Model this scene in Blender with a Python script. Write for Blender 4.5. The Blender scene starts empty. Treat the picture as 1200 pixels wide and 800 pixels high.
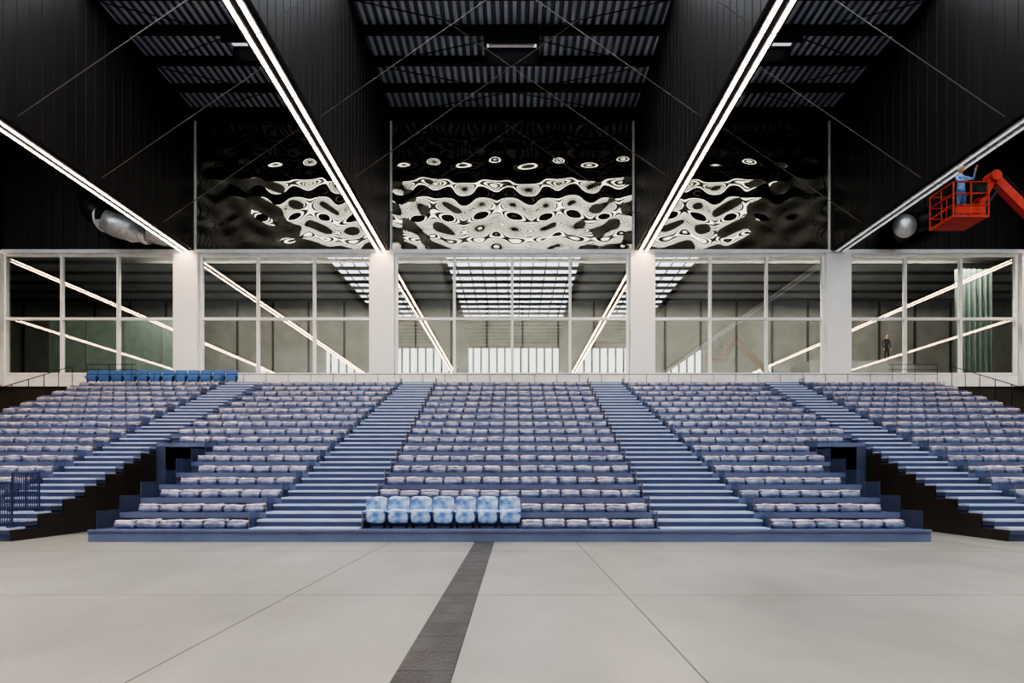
import bpy, bmesh, math, random
from mathutils import Vector, noise, Matrix
random.seed(4)
S = bpy.context.scene

# ------------------------------------------------------------------ materials
def srgb(r, g, b):
    def c(u):
        u /= 255.0
        return u/12.92 if u <= 0.04045 else ((u+0.055)/1.055)**2.4
    return (c(r), c(g), c(b), 1)

def mat(name, col, rough=0.5, metal=0.0, col2=None, nscale=3.0, bump=0.0, bscale=20.0,
        stretch=(1, 1, 1), coat=0.0, rough2=None, spec=0.5, detail=4, lo=.35, hi=.65):
    m = bpy.data.materials.new(name); m.use_nodes = True
    nt = m.node_tree; b = nt.nodes['Principled BSDF']
    b.inputs['Base Color'].default_value = col
    b.inputs['Roughness'].default_value = rough
    b.inputs['Metallic'].default_value = metal
    b.inputs['Coat Weight'].default_value = coat
    b.inputs['Specular IOR Level'].default_value = spec
    tc = nt.nodes.new('ShaderNodeTexCoord'); mp = nt.nodes.new('ShaderNodeMapping')
    mp.inputs['Scale'].default_value = stretch
    nt.links.new(tc.outputs['Object'], mp.inputs['Vector'])
    nz = nt.nodes.new('ShaderNodeTexNoise'); nz.inputs['Scale'].default_value = nscale
    nz.inputs['Detail'].default_value = detail
    nt.links.new(mp.outputs['Vector'], nz.inputs['Vector'])
    if col2 is None:
        col2 = tuple(min(1, c*1.15) for c in col[:3])+(1,)
    cr = nt.nodes.new('ShaderNodeValToRGB')
    cr.color_ramp.elements[0].position = lo; cr.color_ramp.elements[1].position = hi
    cr.color_ramp.elements[0].color = col; cr.color_ramp.elements[1].color = col2
    nt.links.new(nz.outputs['Fac'], cr.inputs['Fac'])
    nt.links.new(cr.outputs['Color'], b.inputs['Base Color'])
    if rough2 is not None:
        mr = nt.nodes.new('ShaderNodeMapRange')
        mr.inputs['From Min'].default_value = lo; mr.inputs['From Max'].default_value = hi
        mr.inputs['To Min'].default_value = rough; mr.inputs['To Max'].default_value = rough2
        nt.links.new(nz.outputs['Fac'], mr.inputs['Value']); nt.links.new(mr.outputs['Result'], b.inputs['Roughness'])
    if bump > 0:
        n2 = nt.nodes.new('ShaderNodeTexNoise'); n2.inputs['Scale'].default_value = bscale
        nt.links.new(mp.outputs['Vector'], n2.inputs['Vector'])
        bp = nt.nodes.new('ShaderNodeBump'); bp.inputs['Strength'].default_value = bump
        bp.inputs['Distance'].default_value = 0.05
        nt.links.new(n2.outputs['Fac'], bp.inputs['Height']); nt.links.new(bp.outputs['Normal'], b.inputs['Normal'])
    return m

def emat(name, col, st):
    m = bpy.data.materials.new(name); m.use_nodes = True
    nt = m.node_tree; nt.nodes.clear()
    e = nt.nodes.new('ShaderNodeEmission'); e.inputs[0].default_value = col; e.inputs[1].default_value = st
    o = nt.nodes.new('ShaderNodeOutputMaterial'); nt.links.new(e.outputs[0], o.inputs[0])
    return m

def see_through(name, tint, gloss_fac, gcol=(1, 1, 1, 1), rough=0.0, diff=None, dfac=0.0):
    m = bpy.data.materials.new(name); m.use_nodes = True
    nt = m.node_tree; nt.nodes.clear()
    t = nt.nodes.new('ShaderNodeBsdfTransparent'); t.inputs[0].default_value = tint
    g = nt.nodes.new('ShaderNodeBsdfGlossy'); g.inputs['Roughness'].default_value = rough
    g.inputs['Color'].default_value = gcol
    mx = nt.nodes.new('ShaderNodeMixShader'); mx.inputs[0].default_value = gloss_fac
    nt.links.new(t.outputs[0], mx.inputs[1]); nt.links.new(g.outputs[0], mx.inputs[2])
    o = nt.nodes.new('ShaderNodeOutputMaterial')
    last = mx
    if diff:
        d = nt.nodes.new('ShaderNodeBsdfDiffuse'); d.inputs[0].default_value = diff
        m2 = nt.nodes.new('ShaderNodeMixShader'); m2.inputs[0].default_value = dfac
        nt.links.new(mx.outputs[0], m2.inputs[1]); nt.links.new(d.outputs[0], m2.inputs[2]); last = m2
    nt.links.new(last.outputs[0], o.inputs[0])
    return m

M = {}
M['black'] = mat('black_panel', srgb(48, 43, 42), 0.5, 0.0, srgb(57, 52, 50), 1.0, stretch=(1, 1, .2))
M['blackrib'] = mat('black_rib', srgb(66, 59, 56), 0.5, 0.1)
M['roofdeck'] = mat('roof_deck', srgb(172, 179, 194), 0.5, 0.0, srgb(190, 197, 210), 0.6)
M['roofshade'] = mat('roof_deck_recess_shade', srgb(104, 109, 120), 0.5, 0.0, srgb(116, 121, 132), 0.6)  # same deck made darker: shade of the recesses put into the colour
M['steel_dark'] = mat('steel_dark', srgb(38, 39, 42), 0.5, 0.2)
M['white'] = mat('white_paint', srgb(245, 243, 240), 0.5, 0, srgb(248, 246, 243), 2)
M['frame'] = mat('frame_paint', srgb(240, 241, 240), 0.4, 0.0)
M['concrete_wall'] = mat('grey_wall', srgb(128, 128, 127), 0.8, 0, srgb(140, 140, 138), 1)
M['foyerwall'] = mat('foyer_wall', srgb(128, 126, 121), 0.8, 0, srgb(144, 142, 136), 1)
M['foyerceil'] = mat('foyer_ceiling_paint', srgb(138, 136, 133), 0.8, 0, srgb(150, 148, 144), 1)
M['glass'] = see_through('window_glass', srgb(218, 226, 222), 0.23)
M['mirror'] = mat('mirror_panel', srgb(142, 134, 118), 0.045, 1.0, srgb(152, 144, 128), 1)
M['led'] = emat('led_warm', (1.0, 0.66, 0.42, 1), 34)
M['dim_glow'] = emat('dim_glow_sheet', (0.9, 0.9, 1, 1), 0.5)  # faint glow put into the unlit strip and the vent panels
M['foyerfill'] = emat('foyer_fill_glow', (1.0, 0.92, 0.82, 1), 160)  # added glow that brightens the foyer, not a known fitting
M['sky'] = emat('skylight_sheet', (0.87, 0.94, 1.0, 1), 5.0)
M['clear'] = emat('clerestory_sheet', (0.90, 1.0, 0.94, 1), 3.8)
M['blue'] = mat('blue_fascia', srgb(94, 106, 140), 0.45, 0.1, srgb(104, 116, 150), 1.5)
M['bluedk'] = mat('blue_riser', srgb(62, 72, 100), 0.5, 0.1, srgb(72, 82, 110), 1.5)
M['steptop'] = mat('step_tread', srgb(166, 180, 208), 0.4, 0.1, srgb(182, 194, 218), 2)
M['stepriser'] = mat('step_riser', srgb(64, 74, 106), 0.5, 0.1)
M['seat_blue'] = mat('seat_blue', srgb(70, 114, 172), 0.5, 0, srgb(80, 124, 184), 6)
M['perf'] = see_through('perforated_mesh', (1, 1, 1, 1), 0.04, rough=.4, diff=srgb(84, 102, 140), dfac=0.35)
M['grille'] = mat('barrier_blue', srgb(46, 58, 94), .5, .2)
M['joint'] = mat('joint_dark', srgb(92, 94, 90), .9)
M['trench'] = mat('trench_cover', srgb(58, 60, 62), 0.55, 0.2, srgb(78, 80, 82), 2.5, stretch=(1, .4, 1), bump=.3, bscale=40)
M['trenchgap'] = mat('trench_gap', srgb(34, 34, 36), 0.8)
M['silver'] = mat('duct_foil', srgb(200, 202, 205), 0.35, 0.6, srgb(225, 225, 225), 5, bump=.3, bscale=12)
M['red'] = mat('lift_red', srgb(180, 58, 42), 0.45, 0, srgb(192, 68, 48), 4)
M['rubber'] = mat('rubber', srgb(28, 28, 28), .8)
M['curtain'] = mat('curtain_cloth', srgb(128, 144, 136), .8, 0, srgb(142, 158, 150), 2)
M['cable'] = mat('rod_steel', srgb(118, 114, 110), .4, .4)

# concrete floor
m = mat('polished_concrete', srgb(132, 133, 129), 0.35, 0, srgb(172, 172, 167), 0.30, bump=.0, detail=3, stretch=(1, .6, 1), lo=.2, hi=.8)
nt = m.node_tree; b = nt.nodes['Principled BSDF']
b.inputs['Roughness'].default_value = .33
tc = [n for n in nt.nodes if n.type == 'TEX_COORD'][0]
mp2 = nt.nodes.new('ShaderNodeMapping'); mp2.inputs['Scale'].default_value = (1, .45, 1); mp2.inputs['Rotation'].default_value = (0, 0, .5)
nt.links.new(tc.outputs['Object'], mp2.inputs['Vector'])
n3 = nt.nodes.new('ShaderNodeTexNoise'); n3.inputs['Scale'].default_value = 1.3; n3.inputs['Detail'].default_value = 6
n3.inputs['Roughness'].default_value = .6
nt.links.new(mp2.outputs['Vector'], n3.inputs['Vector'])
mx = nt.nodes.new('ShaderNodeMix'); mx.data_type = 'RGBA'; mx.blend_type = 'MULTIPLY'; mx.inputs[0].default_value = 1
cr = [n for n in nt.nodes if n.type == 'VALTORGB'][0]
cr2 = nt.nodes.new('ShaderNodeValToRGB'); cr2.color_ramp.elements[0].position = .2; cr2.color_ramp.elements[1].position = .8
cr2.color_ramp.elements[0].color = (.66, .68, .66, 1); cr2.color_ramp.elements[1].color = (1.0, 1.0, .99, 1)
nt.links.new(n3.outputs['Fac'], cr2.inputs['Fac'])
nt.links.new(cr.outputs['Color'], mx.inputs[6]); nt.links.new(cr2.outputs['Color'], mx.inputs[7])
nt.links.new(mx.outputs[2], b.inputs['Base Color'])
M['floor'] = m
M['wrap'] = mat('wrapped_seat_plastic', srgb(84, 98, 134), .2, 0, srgb(132, 142, 170), 4, bump=.5, bscale=12, coat=.7, detail=5)
M['wraptop'] = mat('wrapped_seat_top_highlight', srgb(128, 130, 154), .22, 0, srgb(222, 198, 188), 4.5, bump=.6, bscale=12, coat=.7, detail=5)  # peach highlights from the warm strips put into the top colour
M['wrapblue'] = mat('blue_seat_in_plastic', srgb(84, 132, 198), .25, 0, srgb(194, 212, 238), 4, bump=.5, bscale=9, coat=.6, detail=4)

# ------------------------------------------------------------------ mesh builder
class MB:
    def __init__(s): s.v = []; s.f = []; s.m = []; s.mats = []
    def mi(s, k):
        if k not in s.mats: s.mats.append(k)
        return s.mats.index(k)
    def box(s, x0, x1, y0, y1, z0, z1, k):
        if x0 > x1: x0, x1 = x1, x0
        n = len(s.v); i = s.mi(k)
        s.v += [(x0, y0, z0), (x1, y0, z0), (x1, y1, z0), (x0, y1, z0), (x0, y0, z1), (x1, y0, z1), (x1, y1, z1), (x0, y1, z1)]
        for f in ((0, 3, 2, 1), (4, 5, 6, 7), (0, 1, 5, 4), (1, 2, 6, 5), (2, 3, 7, 6), (3, 0, 4, 7)):
            s.f.append([a+n for a in f]); s.m.append(i)
    def quad(s, pts, k):
        n = len(s.v); s.v += pts; s.f.append([n+j for j in range(len(pts))]); s.m.append(s.mi(k))
    def tube(s, pts, r, k, seg=8, cap=True, flat=1.0):
        pts = [Vector(p) for p in pts]; n0 = len(s.v); i = s.mi(k)
        rs = r if isinstance(r, (list, tuple)) else [r]*len(pts)
        up = Vector((0, 0, 1))
        for j, p in enumerate(pts):
            d = (pts[min(j+1, len(pts)-1)]-pts[max(j-1, 0)]).normalized()
            a = d.cross(up)
            if a.length < .05: a = d.cross(Vector((0, 1, 0)))
            a.normalize(); c = a.cross(d)
            off = math.pi/4 if seg == 4 else 0
            for q in range(seg):
                t = 2*math.pi*q/seg+off
                s.v.append(tuple(p+a*math.cos(t)*rs[j]+c*math.sin(t)*rs[j]*flat))
        for j in range(len(pts)-1):
            for q in range(seg):
                s.f.append([n0+j*seg+q, n0+j*seg+(q+1) % seg, n0+(j+1)*seg+(q+1) % seg, n0+(j+1)*seg+q]); s.m.append(i)
        if cap:
            s.f.append([n0+q for q in range(seg)][::-1]); s.m.append(i)
            s.f.append([n0+(len(pts)-1)*seg+q for q in range(seg)]); s.m.append(i)
    def ell(s, c, r, k, nu=14, nv=9, e=1.0, fn=None, e2=None):
        n0 = len(s.v); i = s.mi(k)
        e2 = e2 or e
        def sp(x, ee=None): return math.copysign(abs(x)**(ee or e), x)
        for a in range(nv+1):
            ph = -math.pi/2+math.pi*a/nv
            for q in range(nu):
                t = 2*math.pi*(q+.5)/nu
                p = Vector((sp(math.cos(t))*sp(math.cos(ph), e2)*r[0], sp(math.sin(t))*sp(math.cos(ph), e2)*r[1], sp(math.sin(ph), e2)*r[2]))
                if fn: p = fn(p)
                s.v.append((c[0]+p[0], c[1]+p[1], c[2]+p[2]))
        for a in range(nv):
            for q in range(nu):
                s.f.append([n0+a*nu+q, n0+a*nu+(q+1) % nu, n0+(a+1)*nu+(q+1) % nu, n0+(a+1)*nu+q]); s.m.append(i)
    def mesh(s, name, smooth=False):
        me = bpy.data.meshes.new(name); me.from_pydata(s.v, [], s.f)
        for k in s.mats: me.materials.append(M[k])
        me.polygons.foreach_set('material_index', s.m)
        if smooth: me.polygons.foreach_set('use_smooth', [True]*len(s.f))
        me.update(); return me
    def obj(s, name, parent=None, smooth=False, loc=(0, 0, 0)):
        o = bpy.data.objects.new(name, s.mesh(name, smooth)); S.collection.objects.link(o)
        o.location = loc
        if parent: o.parent = parent
        return o

def empty(name, loc=(0, 0, 0)):
    e = bpy.data.objects.new(name, None); e.location = loc; e.empty_display_size = .3
    S.collection.objects.link(e); return e

# ------------------------------------------------------------------ dimensions
YW = 35.0            # glazed end wall
XH = 46.0            # half width of the hall
YB = -25.0           # wall behind the camera
ZS, ZG0, ZG1, ZT = 6.2, 6.76, 12.98, 19.67
ROWS = 17; Y0 = 16.8; DY = 0.98; DZ = 0.35
def ry(n): return Y0+DY*n
def rz(n): return 0.30+DZ*n
YTOP = ry(ROWS)

# ------------------------------------------------------------------ room shell
b = MB(); b.box(-XH, XH, YB, YW, -.3, 0, 'floor'); b.obj('floor')
b = MB()
for x in (-3.0+.1, 1.62, -12.5, 10.8): b.box(x-.008, x+.008, YB, 16.7, -.001, .0015, 'joint')
for y in (2.0, 9.2, 14.6): b.box(-30, 30, y-.005, y+.005, -.001, .0015, 'joint')
b.obj('floor_expansion_joints')
b = MB()
b.box(-.85, -.375, YB, 16.78, -.001, .002, 'trenchgap')
y = YB
while y < 16.7:
    b.box(-.845, -.38, y+.005, min(y+.595, 16.77), 0, .006, 'trench'); y += .6
b.obj('floor_trench_cover')

b = MB(); b.box(-XH-.3, -XH, YB, YW, 0, 20.6, 'black'); b.obj('wall_left')
b = MB(); b.box(XH, XH+.3, YB, YW, 0, 20.6, 'black'); b.obj('wall_right')

b = MB(); b.box(-XH, XH, YB-.3, YB, 0, 20.6, 'concrete_wall')
x = -44
while x < 44:
    b.box(x, x+.85, YB, YB+.05, 14.2, 19.4, 'clear'); b.box(x+.85, x+1.1, YB, YB+.12, 14.0, 19.6, 'steel_dark'); x += 1.1
b.obj('wall_rear')

# end wall, dark base + sill
b = MB()
b.box(-XH, XH, YW, YW+.3, 0, ZS, 'black')
b.box(-XH, XH, YW-.12, YW+.3, ZS, ZG0-.02, 'frame')
b.box(-XH, XH, YW-.25, YW+.3, ZG1, ZG1+.18, 'frame')
for sx in (-1, 1):
    b.box(sx*16.2, sx*XH, YW, YW+.3, ZG1+.18, 20.6, 'black')
    x = 17.0
    while x < 30:
        b.box(sx*x, sx*(x+.06), YW-.05, YW, ZG1+.18, 20.4, 'blackrib'); x += .6
b.box(-16.2, 16.2, YW, YW+.3, ZG1+.18, 20.6, 'black')
b.obj('wall_end')

# corrugated roof deck
b = MB(); p = .34; x = -XH; zz = 20.38
ia, ib = b.mi('roofdeck'), b.mi('roofshade'); prof = []
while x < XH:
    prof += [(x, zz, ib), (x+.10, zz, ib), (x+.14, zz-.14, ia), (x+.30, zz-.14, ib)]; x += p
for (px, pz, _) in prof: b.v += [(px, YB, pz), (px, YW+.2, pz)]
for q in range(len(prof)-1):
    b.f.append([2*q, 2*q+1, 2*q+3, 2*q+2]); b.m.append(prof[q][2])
b.box(-XH, XH, YB, YW+.3, 20.45, 20.6, 'black')
b.obj('ceiling')

root = empty('roof_structure')
b = MB(); y = 34.6; py = []
while y > YB:
    b.box(-XH, XH, y-.13, y+.13, 19.93, 19.96, 'steel_dark'); b.box(-XH, XH, y-.02, y+.02, 19.96, 20.2, 'steel_dark')
    b.box(-XH, XH, y-.13, y+.13, 20.2, 20.24, 'steel_dark'); py.append(y); y -= 2.1
b.obj('purlins', root)
b = MB()
for y in (22.4, 27.0, 31.7, 17.8):
    for sx in (-1, 1):
        b.tube([(sx*16.2, y, 13.4), (sx*7.0, y, 19.7)], .018, 'cable', 6)
        b.tube([(sx*6.25, y, 13.4), (-sx*3.0, y, 19.9)], .014, 'cable', 6)
ys = [34.6-2.1*2*k for k in range(6)]
for a in range(5):
    for (xa, xb) in ((-6.2, 6.2), (-16.2, -7), (7, 16.2)):
        b.tube([(xa, ys[a], 19.9), (xb, ys[a+1], 19.9)], .022, 'steel_dark', 5)
        b.tube([(xb, ys[a], 19.9), (xa, ys[a+1], 19.9)], .022, 'steel_dark', 5)
b.obj('bracing_rods', root)
b = MB()
for X in (6.62, 16.58, 26.4, 36.2):
    for sx in (-1, 1):
        x0, x1 = sx*(X-.37), sx*(X+.37)
        b.box(x0, x1, YB, YW-.02, 13.1, 20.3, 'black')
        y = YB
        while y < YW-.1:
            b.box(x0-sx*.015, x0, y, y+.03, 13.1, 20.2, 'blackrib')
            y += .6 if X < 20 else 3
b.obj('clad_girders', root)

# skylights
b = MB()
bays = [(-6.1, 6.1), (-16.1, -7.1), (7.1, 16.1), (-25.6, -17.6), (17.6, 25.6), (27.4, 35.4), (37.2, 45)]
for y in py:
    if 25.0 > y > -11:
        near = y > 12
        for (xa, xb) in bays:
            if near: b.box(xa, xb, y+.65, y+1.4, 20.1, 20.16, 'sky'); continue
            b.box(xa+.4, xb-.4, y+.45, y+1.6, 20.1, 20.16, 'sky')
            x = xa
            while x < xb+.01:
                b.box(x-.05, x+.05, y+.4, y+1.65, 20.02, 20.1, 'steel_dark'); x += 1.12
b.obj('roof_skylights')
b = MB()
b.box(-1.15, 1.15, 28.1, 28.2, 19.45, 20.2, 'steel_dark'); b.box(-1.15, 1.15, 29.5, 29.6, 19.45, 20.2, 'steel_dark')
b.box(-1.15, -1.05, 28.2, 29.5, 19.45, 20.2, 'steel_dark'); b.box(1.05, 1.15, 28.2, 29.5, 19.45, 20.2, 'steel_dark')
b.box(-1.05, 1.05, 28.5, 29.3, 20.0, 20.04, 'dim_glow')
b.box(-.95, .95, 28.35, 28.5, 19.5, 19.6, 'frame')
for sx in (-1, 1):
    b.box(sx*11-1, sx*11+1, 28.1, 28.2, 19.5, 20.2, 'steel_dark'); b.box(sx*11-1, sx*11+1, 29.4, 29.5, 19.5, 20.2, 'steel_dark')
    b.box(sx*11-.9, sx*11+.9, 28.4, 29.2, 20.0, 20.04, 'dim_glow')
b.obj('smoke_vents')

# LED strips
for X in (-36.2, -26.4, -16.58, -6.62, 6.62, 16.58, 26.4, 36.2):
    b = MB(); k = 'led' if X != 16.58 else 'dim_glow'
    YE = YW-.45
    b.box(X-.24, X+.24, YB+.5, YE, 13.03, 13.11, 'blackrib')
    for dx in (-.16, .16):
        b.box(X+dx-.036, X+dx+.036, YB+.5, YE, 12.97, 13.03, k)
        for d2 in (-.075, .06): b.box(X+dx+d2, X+dx+d2+.015, YB+.5, YE, 12.96, 13.03, 'frame')
    y = YB+.5
    while y < YE-.1:
        for dx in (-.16, .16):
            b.box(X+dx-.06, X+dx+.06, y, y+.05, 12.955, 13.03, 'frame')
        y += 1.5
    b.obj('linear_led_light')

# columns
for X in (-36.2, -26.6, -16.58, -6.62, 6.62, 16.58, 26.5, 36.2):
    b = MB(); b.box(X-.62, X+.62, YW-.38, YW+.28, ZS+.001, 12.93, 'white')
    b.box(X-.64, X+.64, YW-.43, YW+.28, ZS+.001, ZS+.5, 'white')
    b.box(X-.58, X+.58, YW-.40, YW-.38, ZS+.6, 12.9, 'white')
    b.obj('column')
def window(idx, x0, x1, n):
    b = MB(); t = .065
    xs = [x0+(x1-x0)*k/n for k in range(n+1)]
    zm = 9.66
    for x in xs: b.box(x-t, x+t, YW-.1, YW+.1, ZG0, ZG1, 'frame')
    for z in (ZG0+.07, zm, ZG1-.07):
        for k in range(n): b.box(xs[k]+t, xs[k+1]-t, YW-.1, YW+.1, z-t, z+t, 'frame')
    for k in range(n):
        for (za, zb) in ((ZG0+.13, zm-t), (zm+t, ZG1-.13)):
            b.quad([(xs[k]+t, YW, za), (xs[k+1]-t, YW, za), (xs[k+1]-t, YW, zb), (xs[k]+t, YW, zb)], 'glass')
    b.obj('window_%d' % idx)
window(1, -5.92, 5.92, 4)
window(2, -15.9, -7.25, 3); window(3, 7.25, 15.9, 3)
window(4, -25.95, -17.28, 3); window(5, 17.28, 25.8, 3)
window(6, -35.4, -27.3, 3); window(7, 27.2, 35.4, 3)

# crinkled mirror cladding above the glazing (edges dish slightly towards the hall)
def mirror(name, x0, x1, z0, z1):
    st = .06; nx = int((x1-x0)/st); nz = int((z1-z0)/st)
    V = []; F = []
    k1 = 2*math.pi/1.6; k2 = 2*math.pi/1.45
    xc = (x0+x1)/2; hw = (x1-x0)/2
    for j in range(nz+1):
        z = z0+(z1-z0)*j/nz
        for i_ in range(nx+1):
            x = x0+(x1-x0)*i_/nx
            w = .9*noise.noise(Vector((x*.5, 1.1, z*.5)))
            u = .9*noise.noise(Vector((x*.45, 9.1, z*.45)))
            env = math.exp(-((z-15.6)/1.9)**2)
            amp = .5+.45*noise.noise(Vector((x*.4, 5.5, z*.4)))+.6*env
            h = .0165*amp*math.cos(k1*x+w)*math.cos(k2*z+u)
            h += .013*math.sin(2*math.pi*z/1.1+1.3*u+.9*math.sin(k1*x*.5))
            h += .010*noise.noise(Vector((x*.5, 3.1, z*.9)))
            e = max(0, abs(x-xc)-(hw-2.3))
            V.append((x, YW-.10-h-.019*e*e, z))
    for j in range(nz):
        for i_ in range(nx):
            a = j*(nx+1)+i_; F.append((a, a+1, a+nx+2, a+nx+1))
    me = bpy.data.meshes.new(name); me.from_pydata(V, [], F); me.materials.append(M['mirror'])
    me.polygons.foreach_set('use_smooth', [True]*len(F)); me.update()
    o = bpy.data.objects.new(name, me); S.collection.objects.link(o)
for (xa, xb) in ((-6.1, 6.1), (-16.1, -7.05), (7.05, 16.1)):
    mirror('mirror_cladding', xa, xb, ZG1+.2, ZT)
b = MB()
for x in (-6.17, 6.17, -16.14, 16.14): b.box(x-.055, x+.055, YW-.27, YW-.05, ZG1+.18, ZT+.02, 'white')
b.box(-6.2, 6.2, YW-.22, YW, ZT, ZT+.12, 'steel_dark')
for sx in (-1, 1): b.box(sx*7, sx*16.2, YW-.22, YW, ZT, ZT+.12, 'steel_dark')
b.obj('trim_mirror_edges')

# foyer behind the glass
b = MB()
b.box(-XH, XH, YW+.3, 46, ZS-.1, ZS+.2, 'foyerceil'); b.obj('foyer_floor')
b = MB(); b.box(-XH, XH, 46, 46.2, ZS, 13.6, 'foyerwall')
x = -45
while x < 45:
    b.box(x, x+.12, 45.9, 46, ZS+.2, 13.4, 'black'); x += 2.4
b.obj('wall_foyer')
b = MB(); b.box(-XH, XH, YW+.3, 46, 13.45, 13.6, 'foyerceil')
for q in range(5): b.box(-XH, XH, 37.5+q*2, 37.7+q*2, 13.3, 13.45, 'black')
b.obj('ceiling_foyer')
b = MB(); b.box(-25.8, -17.4, 38, 38.2, ZS+.2, 10.4, 'curtain')
for x in (-25.8, -23.7, -21.6, -19.5, -17.45): b.box(x, x+.05, 37.96, 38, ZS+.2, 10.4, 'concrete_wall')
b.obj('foyer_partition')
b = MB()
x = 23.9; k = 0
pts = []
while x < 26.0:
    pts.append((x, 36.9+.1*math.sin(k*1.3))); x += .06; k += 1
for q in range(len(pts)-1):
    b.quad([(pts[q][0], pts[q][1], ZS+.2), (pts[q+1][0], pts[q+1][1], ZS+.2), (pts[q+1][0], pts[q+1][1], 12.8), (pts[q][0], pts[q][1], 12.8)], 'curtain')
b.obj('curtain', smooth=True)
b = MB(); b.box(17.5, 23.5, 40.2, 43, ZS+.2, 8.42, 'concrete_wall')
for q in range(8): b.box(23.5+q*.3, 23.8+q*.3, 40.2, 43, ZS+.2, 8.42-(q+1)*.25, 'concrete_wall')
b.obj('foyer_landing')
b = MB()
b.box(-20, 25, 36.2, 36.28, 13.33, 13.45, 'foyerfill'); b.box(-XH, XH, 36.1, 36.16, 13.2, 13.45, 'black')  # unseen fill light added for the foyer, masked by a black strip
b.obj('foyer_fill_light')

# ------------------------------------------------------------------ grandstand
gs = empty('retractable_grandstand', (0, 0, 0))
b = MB()
CX = 3.7; EDGE = 10.15; OUT0 = 12.3; OUT1 = 21.0
def aisle_out(n): return 6.4-.07*n
for n in range(ROWS):
    y0, y1, z = ry(n), ry(n)+DY, rz(n)
    b.box(-EDGE, EDGE, y0, y1, 0, z, 'bluedk')
    b.box(-EDGE, EDGE, y0-.03, y0, z-.13, z+.015, 'blue')
    for sx in (-1, 1):
        b.box(sx*OUT0, sx*OUT1, y0, y1, 0, z, 'bluedk')
        b.box(sx*OUT0, sx*OUT1, y0-.03, y0, z-.13, z+.015, 'blue')
        b.box(sx*(EDGE), sx*(EDGE+.03), y0+.0, y1, 0, z-.02, 'black')
        b.box(sx*(OUT0-.03), sx*(OUT0), y0, y1, 0, z-.06, 'black')
        if n >= 7:
            b.box(sx*(EDGE+.03), sx*(OUT0-.03), y0, y1, z-(.1 if n == 7 else .4), z, 'bluedk')
            b.box(sx*(EDGE+.03), sx*(OUT0-.03), y0-.03, y0, z-.13, z+.015, 'blue')
b.box(-10.3, 10.3, Y0-.12, Y0-.03, 0.0, .24, 'blue'); b.box(-10.3, 10.3, Y0-.16, Y0-.03, .24, .3, 'blue')
for sx in (-1, 1):
    b.box(sx*11.95, sx*(OUT0-.03), ry(7)-.06, ry(7), 0, rz(7)-.1, 'bluedk')
    b.box(sx*(EDGE+.03), sx*(OUT0-.03), ry(9), ry(9)+.1, 0, rz(9)-.4, 'rubber')
b.box(-OUT1, OUT1, YTOP, YW-.44, ZS-.12, ZS+.0, 'bluedk')
b.box(-OUT1, OUT1, YTOP-.03, YTOP, ZS-.2, ZS+.02, 'blue')
b.box(-OUT1, OUT1, YTOP+.05, YTOP+.15, 0, ZS-.12, 'black')
b.obj('platforms', gs)

b = MB()
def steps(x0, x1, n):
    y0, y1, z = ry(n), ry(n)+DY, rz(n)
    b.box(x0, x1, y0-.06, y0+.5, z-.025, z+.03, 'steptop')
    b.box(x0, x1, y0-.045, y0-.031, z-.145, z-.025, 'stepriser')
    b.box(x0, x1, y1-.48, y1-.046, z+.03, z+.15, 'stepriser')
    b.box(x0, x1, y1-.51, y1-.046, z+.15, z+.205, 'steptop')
for n in range(ROWS):
    for sx in (-1, 1):
        a, c = sorted((sx*(CX), sx*aisle_out(n))); steps(a, c, n)
        a, c = sorted((sx*(OUT0-.02), sx*13.85)); steps(a, c, n)
b.obj('aisle_steps', gs)

b = MB()
for sx in (-1, 1):
    for n in range(ROWS):
        y0, z = ry(n), rz(n)
        for x in (CX-.05, aisle_out(n)+.05, 13.95):
            b.box(sx*x, sx*(x+.012), y0+.1, y0+.75, z, z+.42, 'perf')
            b.tube([(sx*x, y0+.08, z), (sx*x, y0+.08, z+.46)], .012, 'cable', 6)
        if n < 7:
            b.box(sx*(EDGE+.0), sx*(EDGE+.02), y0, y0+DY, z, z+.45, 'perf')
            b.tube([(sx*(EDGE+.01), y0+.02, z), (sx*(EDGE+.01), y0+.02, z+.46)], .012, 'grille', 6)
b.obj('guard_panels', gs)
b = MB()
x = -20.9
while x < 21:
    h = .9 if abs(x) > 18.5 else .42
    b.tube([(x, YTOP+.1, ZS), (x, YTOP+.1, ZS+h)], .014, 'steel_dark', 6); x += 1.1
b.tube([(-20.9, YTOP+.1, ZS+.42), (20.9, YTOP+.1, ZS+.42)], .016, 'steel_dark', 6)
for sx in (-1, 1):
    for h in (.65, .9): b.tube([(sx*20.9, YTOP+.1, ZS+h), (sx*18.5, YTOP+.1, ZS+h)], .018, 'steel_dark', 6)
    for n in range(ROWS):
        b.tube([(sx*20.95, ry(n)+.05, rz(n)), (sx*20.95, ry(n)+.05, rz(n)+.95)], .018, 'steel_dark', 6)
    b.tube([(sx*20.95, ry(0), rz(0)+.95), (sx*20.95, ry(16)+.05, rz(16)+.95)], .02, 'steel_dark', 6)
b.obj('handrails', gs)

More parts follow.
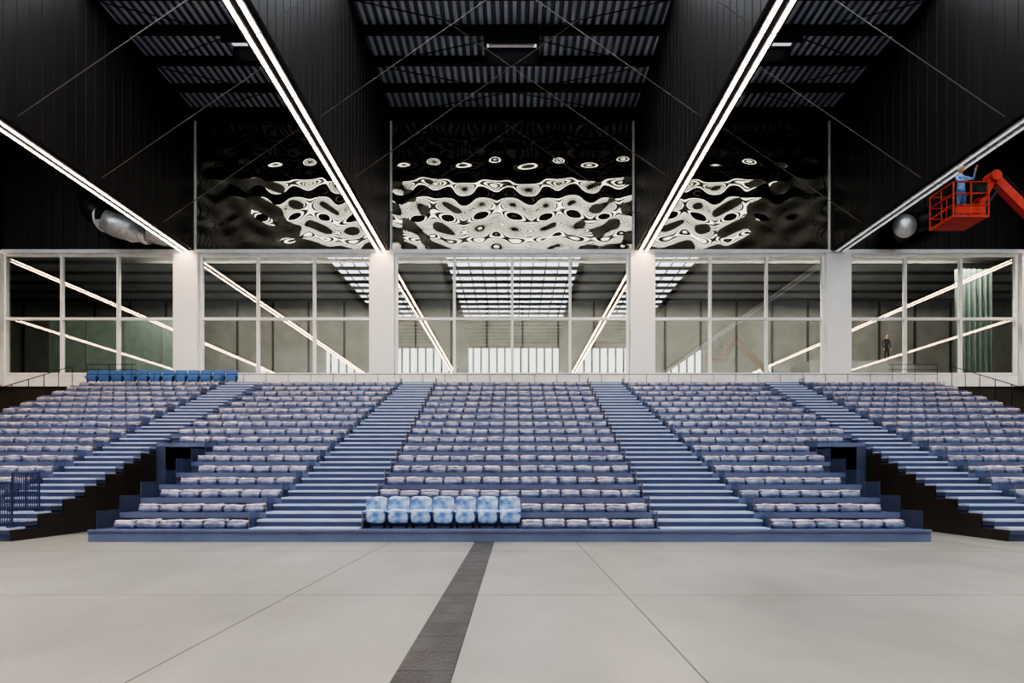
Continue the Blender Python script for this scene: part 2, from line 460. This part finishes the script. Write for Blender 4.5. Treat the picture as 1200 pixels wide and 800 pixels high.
# wrapped folded seats: one mesh
def lump_variant(seed):
    def fn(p):
        q = p.copy()
        q.z += .010*noise.noise(Vector((p.x*6+seed*9, p.y*6, p.z*5)))
        q.x += .010*noise.noise(Vector((p.x*8, p.y*8+seed*5, p.z*8)))
        q.y += .02*noise.noise(Vector((p.x*7, p.z*8, seed*4+p.y*8)))
        return q
    def f2(p):
        q = p.copy()
        q.z += .03*noise.noise(Vector((p.x*8+seed*3, p.y*5, 2.2)))
        q.y += .02*noise.noise(Vector((p.x*9, 1.2, seed*6)))
        return q
    mb = MB()
    mb.ell((0, 0, .085), (.266, .19, .09), 'wrap', 16, 8, .26, fn, .42)
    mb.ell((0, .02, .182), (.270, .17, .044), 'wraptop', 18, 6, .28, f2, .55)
    return mb
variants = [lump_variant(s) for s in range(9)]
seats = MB(); wi = seats.mi('wrap'); wt = seats.mi('wraptop')
def put(x, y, z):
    v = random.choice(variants); n = len(seats.v)
    sx = random.uniform(.98, 1.02)*random.choice((-1, 1)); sz = random.uniform(.93, 1.08); dy = random.uniform(-.015, .015)
    seats.v += [(x+p[0]*sx, y+dy+p[1], z+p[2]*sz) for p in v.v]
    if sx > 0: seats.f += [[a+n for a in f] for f in v.f]
    else: seats.f += [[a+n for a in f][::-1] for f in v.f]
    seats.m += v.m
P = .56
for n in range(ROWS):
    y, z = ry(n)+.34, rz(n)-.003
    for k in range(13):
        if n == 0 and k < 7: continue
        put(-3.36+k*P, y, z)
    for sx in (-1, 1):
        a = aisle_out(n)+.1; e = EDGE-.05 if n < 7 else OUT0-.15
        c = int((e-a)/P)
        for k in range(c): put(sx*(a+.3+k*P), y, z)
        for k in range(12): put(sx*(14.3+k*P), y, z)
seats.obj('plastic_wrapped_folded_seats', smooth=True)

def upright(seed):
    mb = MB()
    def fn(p):
        q = p.copy()
        d = Vector((noise.noise(Vector((p.x*7+seed, p.y*7, p.z*7))), noise.noise(Vector((p.x*7, p.y*7+seed+9, p.z*7))), noise.noise(Vector((p.x*7, p.y*7, p.z*7+seed+4)))))
        return q+d*.03
    mb.ell((0, .14, .48), (.268, .07, .31), 'wrapblue', 20, 14, .3, fn, .35)
    mb.ell((0, .03, .3), (.25, .09, .18), 'wrapblue', 18, 8, .4, fn)
    for s_ in (-1, 1):
        mb.ell((s_*.25, .02, .42), (.028, .15, .035), 'wrapblue', 8, 6, .5, fn)
        mb.box(s_*.2-.02, s_*.2+.02, .0, .12, .0, .3, 'steel_dark')
        mb.box(s_*.2-.04, s_*.2+.04, -.08, .18, 0, .02, 'steel_dark')
    return mb
for k in range(7):
    upright(k*3.3).obj('plastic_wrapped_seat', smooth=True, loc=(-3.36+k*P, ry(0)+.34, rz(0)))
mb = MB()
mb.ell((0, .12, .42), (.29, .045, .27), 'seat_blue', 16, 10, .25)
mb.ell((0, .02, .3), (.27, .06, .17), 'seat_blue', 16, 8, .35)
for s_ in (-1, 1):
    mb.box(s_*.29-.02, s_*.29+.02, -.1, .16, .3, .34, 'steel_dark'); mb.box(s_*.22-.02, s_*.22+.02, .04, .1, 0, .3, 'steel_dark')
bs = mb.mesh('stadium_seat', True)
for k in range(12):
    o = bpy.data.objects.new('stadium_seat', bs); S.collection.objects.link(o)
    o.location = (-20.9+k*.63, YTOP+.45, ZS)
def barrier(x0, x1, y, z0, z1):
    b = MB()
    for q in range(13):
        x = x0+(x1-x0)*q/12; b.tube([(x, y, z0+.05), (x, y, z1)], .013 if q not in (0, 6, 12) else .028, 'grille', 6)
    for z in (z0+.1, (z0+z1)/2, z1): b.tube([(x0, y, z), (x1, y, z)], .024, 'grille', 6)
    for x in (x0, x1): b.box(x-.03, x+.03, y-.15, y+.15, z0, z0+.04, 'grille')
    b.obj('safety_barrier')
barrier(-13.1, -12.4, ry(1)+.2, rz(1)+.03, rz(1)+1.05)
barrier(-13.1, -12.4, ry(0)+.2, rz(0)+.03, rz(0)+1.15)

# ------------------------------------------------------------------ ducts
b = MB()
c = [(-18.3, 34.0, 13.75), (-18.9, 33.8, 13.8), (-19.5, 33.6, 13.95), (-20.0, 33.4, 14.15)]
b.tube(c, [.5, .56, .58, .52], 'silver', 24)
for q in range(4): b.tube([Vector(c[q])-Vector((.03, -.01, 0)), Vector(c[q])+Vector((.03, -.01, 0))], .6, 'silver', 24)
b.tube([c[0], (-17.6, 34.5, 13.7), (-17.1, 34.95, 13.7)], .45, 'silver', 20)
b.tube([c[3], (-20.6, 33.4, 14.6), (-20.9, 33.6, 15.4), (-20.9, 34.9, 15.8)], .5, 'steel_dark', 20)
b.obj('ventilation_duct', smooth=True)
b = MB()
b.tube([(19.5, 34.9, 13.95), (19.4, 34.0, 13.95), (19.3, 33.4, 13.9)], .62, 'steel_dark', 28)
b.ell((19.2, 33.4, 13.85), (.58, .35, .58), 'silver', 20, 12)
b.tube([(19.6, 34.2, 14.05), (20.6, 34.0, 14.35), (21.4, 34.3, 14.75), (21.8, 34.9, 15.05)], .5, 'steel_dark', 20)
b.obj('ventilation_duct', smooth=True)

# ------------------------------------------------------------------ people
def person(name, loc, rz_, pose, top, pants, skin=(198, 150, 125), hair=(45, 35, 30), h=1.75, helmet=None, parent=None):
    kk = name+str(len(M))
    M[kk+'t'] = mat(kk+'_top', srgb(*top), .8, bump=.3, bscale=30); M[kk+'p'] = mat(kk+'_trousers', srgb(*pants), .8, bump=.3, bscale=30)
    M[kk+'s'] = mat(kk+'_skin', srgb(*skin), .6); M[kk+'h'] = mat(kk+'_hair', srgb(*(helmet or hair)), .5)
    M[kk+'b'] = mat(kk+'_shoes', srgb(35, 32, 32), .6)
    J = dict(pel=(0, 0, .95), sp=(0, .0, 1.14), ch=(0, 0, 1.34), nk=(0, .01, 1.49), hd=(0, 0, 1.58))
    for s_, t_ in ((1, 'L'), (-1, 'R')):
        J.update({'sh'+t_: (s_*.18, 0, 1.42), 'el'+t_: (s_*.25, .03, 1.14), 'wr'+t_: (s_*.25, -.07, .90), 'ha'+t_: (s_*.245, -.09, .82),
                  'hi'+t_: (s_*.09, 0, .90), 'kn'+t_: (s_*.105, -.02, .50), 'an'+t_: (s_*.11, .02, .08), 'to'+t_: (s_*.13, -.17, .035)})
    J.update(pose)
    R = dict(pel=.14, sp=.122, ch=.145, nk=.052, hd=.05, sh=.066, el=.043, wr=.028, ha=.034, hi=.088, kn=.056, an=.04, to=.034)
    E = [('pel', 'sp', 't'), ('sp', 'ch', 't'), ('ch', 'nk', 't'), ('nk', 'hd', 's')]
    for t_ in 'LR':
        E += [('ch', 'sh'+t_, 't'), ('sh'+t_, 'el'+t_, 't'), ('el'+t_, 'wr'+t_, 't'), ('wr'+t_, 'ha'+t_, 's'),
              ('pel', 'hi'+t_, 'p'), ('hi'+t_, 'kn'+t_, 'p'), ('kn'+t_, 'an'+t_, 'p'), ('an'+t_, 'to'+t_, 'b')]
    keys = list(J); me = bpy.data.meshes.new('tmp')
    me.from_pydata([J[k] for k in keys], [(keys.index(a), keys.index(c)) for a, c, _ in E], [])
    o = bpy.data.objects.new('tmp', me); S.collection.objects.link(o)
    sk = o.modifiers.new('s', 'SKIN'); sk.use_smooth_shade = True
    for q, k in enumerate(keys):
        r = R.get(k) or R[k[:2]]
        sv = me.skin_vertices[0].data[q]; f = .72 if k in ('ch', 'sp', 'pel') else 1
        sv.radius = (r, r*f); sv.use_root = (k == 'pel')
    sb = o.modifiers.new('u', 'SUBSURF'); sb.levels = 2; sb.render_levels = 2
    dg = bpy.context.evaluated_depsgraph_get(); ev = o.evaluated_get(dg); em = bpy.data.meshes.new_from_object(ev)
    mb = MB()
    seg = [(Vector(J[a]), Vector(J[c]), t_) for a, c, t_ in E]
    for v in em.vertices: mb.v.append(tuple(v.co))
    for p in em.polygons:
        c = p.center; best = None
        for a, d, t_ in seg:
            u = max(0, min(1, (c-a).dot(d-a)/max(1e-6, (d-a).length_squared))); dist = (c-(a+(d-a)*u)).length
            if best is None or dist < best[0]: best = (dist, t_)
        mb.f.append(list(p.vertices)); mb.m.append(mb.mi(kk+best[1]))
    bpy.data.objects.remove(o)
    hd = Vector(J['hd'])+Vector((0, -.01, .08))
    def hf(p):
        q = p.copy()
        if p.z < 0: q.x *= 1-.25*(-p.z/.12)
        if p.y < -.06 and abs(p.x) < .03 and -.04 < p.z < .02: q.y -= .02
        return q
    mb.ell(hd, (.077, .095, .118), kk+'s', 20, 16, 1, hf)
    mb.ell(hd+Vector((0, .016, .03)), (.085, .095, .105), kk+'h', 18, 12, 1, lambda p: Vector((p.x, max(p.y, -.06 if p.z > .03 else -.01), max(p.z, -.06))))
    if helmet: mb.ell(hd+Vector((0, -.03, .05)), (.09, .13, .012), kk+'h', 18, 4)
    mb.tube([hd+Vector((0, -.088, .015)), hd+Vector((0, -.112, -.018)), hd+Vector((0, -.09, -.025))], [.008, .014, .008], kk+'s', 6)
    for s_ in (-1, 1):
        mb.ell(hd+Vector((s_*.079, .005, -.005)), (.012, .02, .03), kk+'s', 8, 6)
        mb.ell(hd+Vector((s_*.03, -.085, .01)), (.012, .008, .007), kk+'b', 8, 5)
    mb.ell(hd+Vector((0, -.086, -.05)), (.024, .006, .006), kk+'h', 8, 5)
    for t_ in 'LR':
        w = Vector(J['wr'+t_]); a = Vector(J['ha'+t_]); d = (a-w).normalized()
        sd = d.cross(Vector((0, 0, 1)))
        if sd.length < .3: sd = Vector((0, 1, 0))
        sd.normalize(); nn = d.cross(sd).normalized()
        for q, L in enumerate((.062, .075, .07, .055)):
            p0 = a+sd*(.024-.016*q); p1 = p0+d*(.02+L*.5); p2 = p1+d*L*.42+nn*.02
            mb.tube([p0, p1, p2], [.009, .0085, .006], kk+'s', 6)
        th = w+d*.03+sd*.025; mb.tube([th, th+sd*.03+d*.03, th+sd*.035+d*.06], [.012, .01, .007], kk+'s', 6)
    ob = mb.obj(name, parent, True, loc)
    ob.rotation_euler = (0, 0, rz_); ob.scale = (h/1.75,)*3
    return ob

M_loc = (1039-603)*41/800+.12
person('standing_man', (M_loc, 41.0, 8.42), .2, {}, (30, 30, 34), (26, 26, 30), h=1.7)
person('visitor', (-3.28, 38.9, ZS+.2), .3, {}, (150, 150, 155), (60, 60, 70), h=1.8)
person('visitor', (-4.0, 39.3, ZS+.2), -.4, {'elL': (.3, -.05, 1.2), 'wrL': (.12, -.2, 1.2), 'haL': (.05, -.22, 1.22)}, (120, 100, 95), (50, 50, 60), h=1.7)

# ------------------------------------------------------------------ boom lift
def bx(px): return (px-603)*22/800+.12
def bz(py_): return 1.6+(558-py_)*22/800
lift = empty('boom_lift', (24.6, 22, 0))
def child(mb, nm, smooth=False):
    o = mb.obj(nm, None, smooth); o.parent = lift; o.matrix_parent_inverse = Matrix.Translation((-24.6, -22, 0))
b = MB()
X0, X1, YA, YC, Z0 = bx(1101), bx(1141), 21.3, 22.5, bz(264)
Z1 = Z0+1.1
b.box(X0, X1, YA, YC, Z0, Z0+.09, 'red')
for x in (X0, X1):
    for y in (YA, YC): b.tube([(x, y, Z0), (x, y, Z1)], .026, 'red', 8)
    for z in (Z0+.38, Z0+.74, Z1): b.tube([(x, YA, z), (x, YC, z)], .024, 'red', 8)
    b.tube([(x, 21.9, Z0), (x, 21.9, Z1)], .022, 'red', 8)
for y in (YA, YC):
    for z in (Z0+.38, Z0+.74, Z1): b.tube([(X0, y, z), (X1, y, z)], .024, 'red', 8)
    b.tube([((X0+X1)/2, y, Z0), ((X0+X1)/2, y, Z1)], .022, 'red', 8)
b.box(X1-.35, X1-.02, YA+.05, YA+.35, Z0+.75, Z0+1.15, 'steel_dark')
b.box(X0+.05, X1-.1, YA-.01, YA, Z0+.12, Z0+.34, 'red')
child(b, 'basket')
b = MB()
K = Vector((bx(1163), 22, bz(208)))
J0 = Vector((bx(1146), 22, bz(243)))
b.box(X1, X1+.18, 21.75, 22.25, Z0+.1, Z0+.75, 'red')
b.tube([(X1+.1, 22, Z0+.45), J0, K], [.12, .14, .15], 'red', 4)
b.tube([J0+Vector((.12, -.1, -.1)), K+Vector((.15, -.1, -.4))], .045, 'steel_dark', 10)
b.tube([K+Vector((0, -.22, 0)), K+Vector((0, .22, 0))], .17, 'red', 16)
T = Vector((24.3, 22, 2.5))
mid = K+(T-K)*.5
b.tube([K, mid], .19, 'red', 4); b.tube([mid, T], .25, 'red', 4)
b.tube([K+Vector((.35, 0, .06)), K+(T-K)*.35+Vector((.2, 0, .3))], .035, 'rubber', 8)
child(b, 'boom_arms')
b = MB()
b.box(23.4, 25.8, 21.1, 22.9, .95, 1.25, 'steel_dark'); b.box(23.9, 25.9, 21.2, 22.8, 1.35, 2.4, 'red')
b.tube([(24.6, 22, 1.2), (24.6, 22, 1.4)], .5, 'steel_dark', 20); b.box(23.6, 25.6, 21.3, 22.7, .45, .95, 'red')
for x in (23.6, 25.6):
    for y in (20.95, 22.75):
        b.tube([(x, y, .45), (x, y+.32, .45)], .45, 'rubber', 24); b.tube([(x, y-.01, .45), (x, y+.33, .45)], .2, 'red', 16)
child(b, 'chassis')
person('lift_worker', (bx(1124), 21.9, Z0+.09), .25,
       {'elL': (.30, -.16, 1.32), 'wrL': (.24, -.30, 1.52), 'haL': (.23, -.34, 1.60), 'elR': (-.28, -.14, 1.22), 'wrR': (-.22, -.34, 1.14), 'haR': (-.20, -.42, 1.13)},
       (120, 160, 210), (85, 112, 160), helmet=(225, 225, 220))

# ------------------------------------------------------------------ world, camera
w = bpy.data.worlds.new('world'); S.world = w; w.use_nodes = True
w.node_tree.nodes['Background'].inputs[0].default_value = (.5, .6, .7, 1); w.node_tree.nodes['Background'].inputs[1].default_value = .3
cam = bpy.data.cameras.new('camera'); co = bpy.data.objects.new('camera', cam); S.collection.objects.link(co)
co.location = (.12, 0, 1.6); co.rotation_euler = (math.radians(90), 0, 0)
cam.sensor_width = 36; cam.lens = 24; cam.shift_x = -3/1200; cam.shift_y = 158/1200; cam.clip_end = 300
S.camera = co
S.view_settings.view_transform = 'AgX'
S.view_settings.look = 'AgX - High Contrast'
S.view_settings.exposure = 0.5
